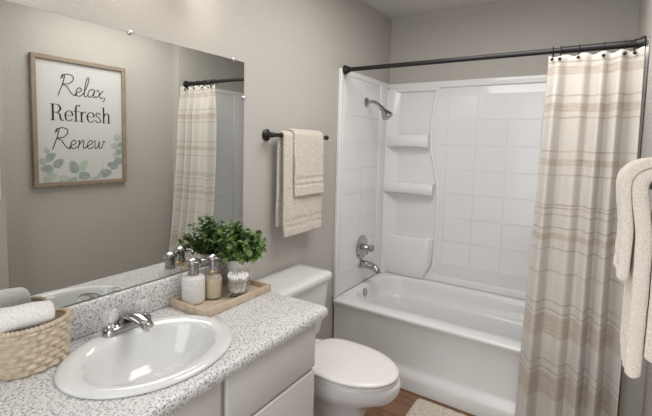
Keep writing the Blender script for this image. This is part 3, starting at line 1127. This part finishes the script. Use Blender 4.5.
# f
stem(x + .16, 0, .78, .052); serif(x + .03, x + .30, .017); serif(x + .0, x + .34, .63)
bowl([(x + .16, .76), (x + .20, .96), (x + .33, 1.04), (x + .42, .97)], .05, .02)
x += .36
# r
stem(x + .14, 0, .63, .052); serif(x + .0, x + .30, .017); serif(x + .0, x + .14, .62)
bowl([(x + .16, .42), (x + .24, .60), (x + .36, .65), (x + .40, .57)], .035, .018)
x += .43
e_ser(x); x += .53
# s
bowl([(x + .36, .50), (x + .30, .62), (x + .18, .64), (x + .09, .52), (x + .18, .38), (x + .32, .28), (x + .38, .14), (x + .26, .01), (x + .12, .04), (x + .06, .18)], .035, .022)
x += .45
# h
stem(x + .14, 0, 1.02, .052); serif(x + .0, x + .28, .017); serif(x + .0, x + .14, 1.0)
bowl([(x + .16, .44), (x + .28, .62), (x + .42, .62), (x + .48, .46), (x + .48, .2), (x + .48, 0)], .052, .018)
serif(x + .36, x + .60, .017)
obj('lettering', bm, 'ink', art, smooth=False)['label'] = 'serif word Refresh'


# eucalyptus sprays
def leaf2d(bm, s, t, ang, ln, wd, dx=0.0):
    c = A(s, t)
    P_ = []
    for k_ in range(20):
        a = 2 * pi * k_ / 20
        u_ = cos(a) * ln / 2
        v_ = sin(a) * wd / 2 * (1 - .25 * cos(a))
        P_.append(Vector((XI - dx, c.y + u_ * cos(ang) - v_ * sin(ang), c.z + u_ * sin(ang) + v_ * cos(ang))))
    loft(bm, [P_, [p + Vector((.0007, 0, 0)) for p in P_]])


def st_(X, Y):
    """proportions read off the picture: fraction across, fraction down"""
    u_ = (X - 22) / 270
    return u_, (Y - (28 + 50 * u_)) / (377 - 70 * u_)


sprays = [
    ([(52, 398), (62, 360), (58, 320), (60, 300)], [(68, 318, 30, 40, 0), (58, 300, 20, 110, 1), (58, 352, 32, 170, 0), (88, 335, 32, 40, 0), (66, 376, 38, 20, 1), (48, 330, 22, 130, 1)]),
    ([(70, 398), (105, 392), (130, 375), (160, 330)], [(130, 346, 40, 110, 0), (158, 340, 34, 60, 1), (160, 370, 36, -10, 0), (104, 380, 34, 150, 1), (125, 385, 30, 30, 0), (95, 394, 26, 0, 0)]),
    ([(165, 392), (200, 380), (215, 350), (222, 320)], [(190, 380, 24, 30, 1), (226, 362, 38, 10, 0), (205, 368, 20, 90, 1)]),
    ([(215, 385), (245, 350), (262, 300), (268, 262)], [(248, 340, 36, 160, 0), (270, 328, 36, 10, 0), (258, 312, 24, 150, 1), (272, 302, 28, 20, 0), (256, 285, 26, 170, 1), (276, 282, 22, 40, 0), (262, 262, 24, 110, 1), (278, 258, 22, 60, 1)])]
for q, (pth, lvs) in enumerate(sprays):
    bs = bmesh.new()
    ribbon(bs, catmull([A(*st_(*p)) for p in pth], 6), .0013)
    nf = len(bs.faces)
    marks = [(nf, 2)]
    for k_, (X, Y, ln, ang, dk) in enumerate(lvs):
        u_, v_ = st_(X, Y)
        leaf2d(bs, u_, v_, radians(ang), ln * AW / 270, ln * .68 * AW / 270, .0003 * (k_ + 1))
        marks.append((len(bs.faces), dk))
    bs.faces.ensure_lookup_table()
    i0 = 0
    for i1, mi_ in marks:
        for f in bs.faces[i0:i1]:
            f.material_index = mi_
        i0 = i1
    o = obj('leaf_spray', bs, 'leaf_dark', art, smooth=False)
    o.data.materials.append(M['leaf_light'])
    o.data.materials.append(M['leaf_stem'])

# ------------------------------------------------------------------ basket with rolled towels
BCX, BCY, BAX, BAY, BH = .082, -2.483, .051, .081, .122
bz0 = CT + .001
bk = thing('woven_basket', 'oval woven rope basket holding white rolled towels beside the sink', 'basket', (BCX, BCY, bz0))
BROT = 0.0


def bpt(a, r_add, z):
    f = z / BH
    ax = BAX - .001 + .008 * f ** .8 + r_add
    ay = BAY - .001 + .010 * f ** .8 + r_add
    x, y = ax * cos(a), ay * sin(a)
    return (BCX + x * cos(BROT) - y * sin(BROT), BCY + x * sin(BROT) + y * cos(BROT), bz0 + z)


NS, NR = 28, 8
nu, nv = NS * 8, NR * 7
bm = bmesh.new()
loops = []
for j in range(nv + 1):
    fr = j / nv * NR
    z = BH * j / nv
    lp = []
    for i in range(nu):
        a = 2 * pi * i / nu
        us = a / (2 * pi) * NS + 0.18 * noise.noise(Vector((cos(a) * 3, sin(a) * 3, z * 25)))
        rw = fr + 0.12 * noise.noise(Vector((cos(a) * 4, sin(a) * 4, 5 + z * 10)))
        ri = math.floor(rw)
        prof = abs(sin(pi * (rw - ri))) ** .9
        chk = .5 + .5 * cos(pi * us + pi * (ri % 2))
        add = .0110 * prof * (0.05 + .95 * chk ** .7) + .0015 * noise.noise(Vector((us, fr, 3)))
        lp.append(bpt(a, add, z))
    loops.append(lp)
for z in (BH, BH * .6, BH * .2, .008):
    loops.append([bpt(2 * pi * i / nu, -.005, z) for i in range(nu)])
loft(bm, loops)
obj('weave', bm, 'basket', bk, angle=180)
bm = bmesh.new()
Ls = []
n1, n2 = 280, 10
for i in range(n1):
    a = 2 * pi * i / n1
    c = Vector(bpt(a, .001, BH + .004))
    o_ = (Vector((c.x - BCX, c.y - BCY, 0))).normalized()
    lp = []
    for k_ in range(n2):
        b_ = 2 * pi * k_ / n2
        rad = .0065 * (1 + .28 * sin(a * 52 + b_))
        lp.append(c + o_ * rad * cos(b_) + Vector((0, 0, 1)) * rad * sin(b_))
    Ls.append(lp)
Ls.append(Ls[0])
loft(bm, Ls, False, False)
bmesh.ops.remove_doubles(bm, verts=bm.verts, dist=1e-6)
obj('braided_rim', bm, 'basket', bk, angle=180)


def rolled_towel(name, p0, p1, rad, label, seed, squash=1.0):
    p0, p1 = Vector(p0), Vector(p1)
    ax = (p1 - p0)
    ln = ax.length
    d = ax.normalized()
    u, v = frame_of(d)
    if v.z < 0:
        v = -v
    bm = bmesh.new()
    # spiral cross-section strip
    turns, n = 2.6, 96
    th = rad / (turns + .35) * .88
    outer, inner = [], []
    for i in range(n + 1):
        t = i / n
        a = 2 * pi * turns * t + seed
        r0 = .12 * rad + (rad * .88) * t
        outer.append((r0 * cos(a), r0 * sin(a)))
        inner.append(((r0 - th * .86) * cos(a) if r0 > th else 0.02 * rad * cos(a), (r0 - th * .86) * sin(a) if r0 > th else .02 * rad * sin(a)))
    sec = outer + inner[::-1]
    loops = []
    NL = 26
    for j in range(NL + 1):
        s = j / NL
        e = min(s, 1 - s) * ln / .012
        k_ = 1.0 if e >= 1 else (.90 + .10 * math.sqrt(max(0, 1 - (1 - e) ** 2)))
        lp = []
        for q, (a, b) in enumerate(sec):
            t = q / n if q <= n else (2 * n + 1 - q) / n
            push = .006 * (1 - t) * (1 if s > .5 else -1) * (1 if e < .5 else 0)
            wob = 1 - .10 * (2 * s - 1) ** 2 + .10 * noise.noise(Vector((s * 3 + seed, t * 6, 1)))
            lp.append(p0 + d * (ln * s - push) + u * a * k_ * wob + v * b * k_ * wob * squash)
        loops.append(lp)
    loft(bm, loops)
    jitter(bm, .0012, 160, seed)
    o = obj(name, bm, 'white_towel', angle=180)
    tag(o, label, 'towel')
    return o


rolled_towel('rolled_towel', (.074, -2.60, CT + .152), (.098, -2.437, CT + .146), .048, 'white rolled towel with its rolled end showing at the front of the basket', 1.0, squash=.9)
rolled_towel('rolled_towel', (.066, -2.555, CT + .068), (.074, -2.430, CT + .068), .034, 'white rolled towel behind the front one in the basket, nearest the mirror', 3.4)

# ------------------------------------------------------------------ tray and its things
TR = (.024, .228, -2.002, -1.641)
tz = CT + .001
ty = thing('wooden_tray', 'pale wooden tray on the counter holding pump bottles and a plant', 'tray', ((TR[0] + TR[1]) / 2, (TR[2] + TR[3]) / 2, tz))
obj('base', BOX(TR[0] + .004, TR[1] - .004, TR[2] + .004, TR[3] - .004, tz, tz + .008), 'tray', ty, smooth=False)
for a in [(TR[0], TR[1], TR[2], TR[2] + .011), (TR[0], TR[1], TR[3] - .011, TR[3]), (TR[0], TR[0] + .011, TR[2] + .011, TR[3] - .011), (TR[1] - .011, TR[1], TR[2] + .011, TR[3] - .011)]:
    obj('side', BOX(*a, tz, tz + .030, .002), 'tray', ty)
tt = tz + .0085


def pump(parent, x, y, z, scale, ang, m_='nickel'):
    s = scale
    bm = lathe(bmesh.new(), [(.0165 * s, 0), (.0165 * s, .008 * s), (.0150 * s, .0085 * s), (.0150 * s, .032 * s), (.009 * s, .0325 * s), (.009 * s, .036 * s)], 24, (x, y, z))
    obj('collar', bm, m_, parent)
    bm = lathe(bmesh.new(), [(.012 * s, .0345 * s), (.0222 * s, .0355 * s), (.023 * s, .0365 * s), (.023 * s, .0435 * s), (.022 * s, .0445 * s), (.005 * s, .0535 * s)], 24, (x, y, z))
    d = Vector((cos(ang), sin(ang), 0))
    p = Vector((x, y, z + .040 * s))
    tube(bm, catmull([p, p + d * .024 * s, p + d * .040 * s + Vector((0, 0, -.001)), p + d * .046 * s + Vector((0, 0, -.006 * s))], 6), .0042 * s, 12)
    obj('pump_head', bm, m_, parent, angle=30)


# speckled soap dispenser
sx_, sy_ = .078, -1.932
sd = thing('soap_dispenser', 'speckled white stone soap dispenser with metal pump, at the left of the tray', 'soap dispenser', (sx_, sy_, tt))
R1 = .0445
bm = lathe(bmesh.new(), [(R1 - .006, 0), (R1 - .001, .004), (R1, .012), (R1, .094), (R1 - .002, .101), (R1 - .008, .106), (.02, .108)], 40, (sx_, sy_, tt))
obj('body', bm, 'terrazzo', sd, angle=80)
pump(sd, sx_, sy_, tt + .1075, 1.28, radians(75))

lx, ly = .108, -1.858
lo = thing('lotion_bottle', 'amber glass lotion bottle with metal pump, beside the stone dispenser', 'bottle', (lx, ly, tt))
R2 = .0335
bm = lathe(bmesh.new(), [(R2 - .004, 0), (R2, .004), (R2, .080), (R2 - .003, .090), (R2 - .010, .097), (.017, .101), (.017, .109)], 36, (lx, ly, tt))
obj('glass_body', bm, 'amber', lo, angle=80)
bm = lathe(bmesh.new(), [(R2 - .008, .008), (R2 - .006, .010), (R2 - .006, .075), (R2 - .008, .077)], 30, (lx, ly, tt))
obj('lotion', bm, 'lotion', lo)
bm = lathe(bmesh.new(), [(.0185, .1095), (.0195, .111), (.0195, .115), (.018, .117)], 24, (lx, ly, tt))
obj('neck_ring', bm, 'gold', lo)['label'] = 'brass coloured neck ring'
pump(lo, lx, ly, tt + .117, 1.18, radians(150))

# ribbed glass jar with cotton swabs
jx, jy = .166, -1.778
bm = bmesh.new()
Ls = []
JP = [(.031, 0), (.037, .003), (.039, .012), (.044, .035), (.0495, .062), (.0505, .066), (.048, .0665), (.0465, .060), (.041, .034), (.036, .012), (.033, .008)]
for r_, h_ in JP:
    rib = .0013 if r_ >= .031 else .0005
    Ls.append([(jx + (r_ + rib * cos(20 * 2 * pi * q / 120)) * cos(2 * pi * q / 120), jy + (r_ + rib * cos(20 * 2 * pi * q / 120)) * sin(2 * pi * q / 120), tt + h_) for q in range(120)])
loft(bm, Ls)
jar = obj('glass_jar', bm, 'glass', angle=80)
tag(jar, 'small ribbed clear glass jar full of cotton swabs on the tray', 'jar')
sw0 = None
rng = random.Random(4)
cnt = 0
for rg, nn in ((0.0, 1), (.009, 6), (.0175, 11), (.0255, 16), (.0325, 20)):
    for k_ in range(nn):
        a = 2 * pi * k_ / nn + rg * 60
        if sw0 is None:
            bm = lathe(bmesh.new(), [(.0011, .004), (.0011, .066)], 6)
            st_o = thing('cotton_swab', 'white cotton swab standing in the ribbed glass jar', 'cotton swab', (0, 0, 0), 'cotton swabs in the glass jar')
            obj('stick', bm, 'stick', st_o)
            for z_ in (0, .058):
                bm = lathe(bmesh.new(), [(.0012, 0), (.0044, .003), (.0056, .008), (.0044, .014), (.0012, .017)], 8, (0, 0, z_))
                obj('cotton_tip', bm, 'cotton', st_o)
            sw0 = st_o
            o = sw0
        else:
            o = sw0.copy()
            COL.objects.link(o)
            for ch in sw0.children:
                d = ch.copy()
                COL.objects.link(d)
                d.parent = o
                d.matrix_parent_inverse = ch.matrix_parent_inverse.copy()
        o.location = (jx + rg * cos(a) * .88, jy + rg * sin(a) * .88, tt + .0125 + rng.uniform(0, .009))
        tl = .14 * rg / .0325
        o.rotation_euler = (-tl * sin(a), tl * cos(a), 0)

# potted plant
px_, py_ = .094, -1.694
pl_ = thing('potted_plant', 'bushy green plant in a pale textured stone pot on the tray', 'potted plant', (px_, py_, tt))
R3 = .058
bm = lathe(bmesh.new(), [(.040, 0), (.044, .004), (.051, .05), (R3, .112), (R3 + .001, .124), (R3 - .002, .128), (R3 - .006, .126), (R3 - .008, .108), (.02, .10)], 44, (px_, py_, tt))
obj('pot', bm, 'pot', pl_, angle=80)
bm = lathe(bmesh.new(), [(R3 - .0085, .108), (.03, .113), (.005, .115)], 24, (px_, py_, tt))
obj('soil', bm, 'soil', pl_)
bl_, bst = bmesh.new(), bmesh.new()
rng = random.Random(11)
top = Vector((px_, py_, tt + .113))


def leaf3d(bm, p, d, n_, ln, wd):
    d = d.normalized()
    s = d.cross(n_)
    if s.length < 1e-3:
        s = Vector((1, 0, 0))
    s.normalize()
    n_ = s.cross(d)
    rows_ = [(0, .08), (.25, .75), (.5, 1.0), (.75, .8), (1.0, .06)]
    vs_ = []
    for t, k_ in rows_:
        c = p + d * ln * t - n_ * ln * .22 * t * t
        vs_.append([bm.verts.new(c - s * wd * .5 * k_ + n_ * wd * .16 * k_), bm.verts.new(c), bm.verts.new(c + s * wd * .5 * k_ + n_ * wd * .16 * k_)])
    for a, b in zip(vs_, vs_[1:]):
        bm.faces.new((a[0], a[1], b[1], b[0]))
        bm.faces.new((a[1], a[2], b[2], b[1]))


for k_ in range(74):
    az = rng.uniform(0, 2 * pi)
    el = radians(rng.choice([rng.uniform(14, 40), rng.uniform(25, 62), rng.uniform(50, 90)]))
    ln = rng.uniform(.066, .098) * (.74 + .95 * sin(el)) if k_ % 3 else rng.uniform(.05, .09)
    d = Vector((cos(az) * cos(el), sin(az) * cos(el) - .16, sin(el)))
    st_ = top + Vector((cos(az), sin(az), 0)) * rng.uniform(.005, .032) * (cos(el))
    P_ = [st_, st_ + d * ln * .5 + Vector((0, 0, .022)), st_ + d * ln + Vector((0, 0, .012))]
    for p in P_:
        p.x = max(p.x, .030)
        p.z = max(p.z, tt + .152) if math.hypot(p.x - px_, p.y - py_) > R3 - .01 else p.z
    P_ = catmull(P_, 5)
    tube(bst, P_, .0012, 5)
    for i in range(2, len(P_)):
        dd = (P_[i] - P_[i - 1]).normalized()
        for q in range(3 if i == len(P_) - 1 else 2):
            u, v = frame_of(dd)
            a = rng.uniform(0, 2 * pi)
            out = (dd * .55 + (u * cos(a) + v * sin(a)) * .85).normalized()
            nn_ = (Vector((0, 0, 1)) + Vector((rng.uniform(-.5, .5), rng.uniform(-.5, .5), 0))).normalized()
            l_n = rng.uniform(.022, .034)
            if (P_[i] + out * l_n).x < .012:
                out.x = abs(out.x)
            leaf3d(bl_, P_[i], out, nn_, l_n, l_n * .62)
obj('foliage', bl_, 'leaf', pl_, angle=180)
obj('stems', bst, 'stem', pl_)

# ------------------------------------------------------------------ bath rug
bm = bmesh.new()
RX0, RX1, RY0, RY1 = .622, 1.22, -1.30, -.825
nx, ny = 150, 120
g = []
for j in range(ny + 1):
    row = []
    for i in range(nx + 1):
        x = RX0 + (RX1 - RX0) * i / nx
        y = RY0 + (RY1 - RY0) * j / ny
        # rounded corners: pull the grid corner in
        cx, cy = (RX0 + RX1) / 2, (RY0 + RY1) / 2
        e = min(i, nx - i, j, ny - j)
        h = .012 * min(1, math.sqrt(e / 4)) + .0045 * noise.noise(Vector((x * 70, y * 70, 0))) * (1 if e > 0 else 0)
        dx_ = max(0, abs(x - cx) - ((RX1 - RX0) / 2 - .03)) / .03
        dy_ = max(0, abs(y - cy) - ((RY1 - RY0) / 2 - .03)) / .03
        if dx_ > 0 and dy_ > 0:
            m_ = max(dx_, dy_)
            k_ = m_ / math.hypot(dx_, dy_)
            x = cx + math.copysign((RX1 - RX0) / 2 - .03 + .03 * dx_ * k_, x - cx)
            y = cy + math.copysign((RY1 - RY0) / 2 - .03 + .03 * dy_ * k_, y - cy)
        row.append(bm.verts.new((x, y, .002 + max(h, 0))))
    g.append(row)
for j in range(ny):
    for i in range(nx):
        bm.faces.new((g[j][i], g[j][i + 1], g[j + 1][i + 1], g[j + 1][i]))
bd_ = [g[0][i] for i in range(nx + 1)] + [g[j][nx] for j in range(1, ny + 1)] + [g[ny][i] for i in range(nx - 1, -1, -1)] + [g[j][0] for j in range(ny - 1, 0, -1)]
lo_ = [bm.verts.new((v.co.x, v.co.y, .0005)) for v in bd_]
for i in range(len(bd_)):
    j = (i + 1) % len(bd_)
    bm.faces.new((bd_[i], lo_[i], lo_[j], bd_[j]))
bm.faces.new(lo_)
rug = obj('bath_rug', bm, 'rug', angle=180)
tag(rug, 'beige looped bath rug on the wood floor in front of the tub', 'rug')
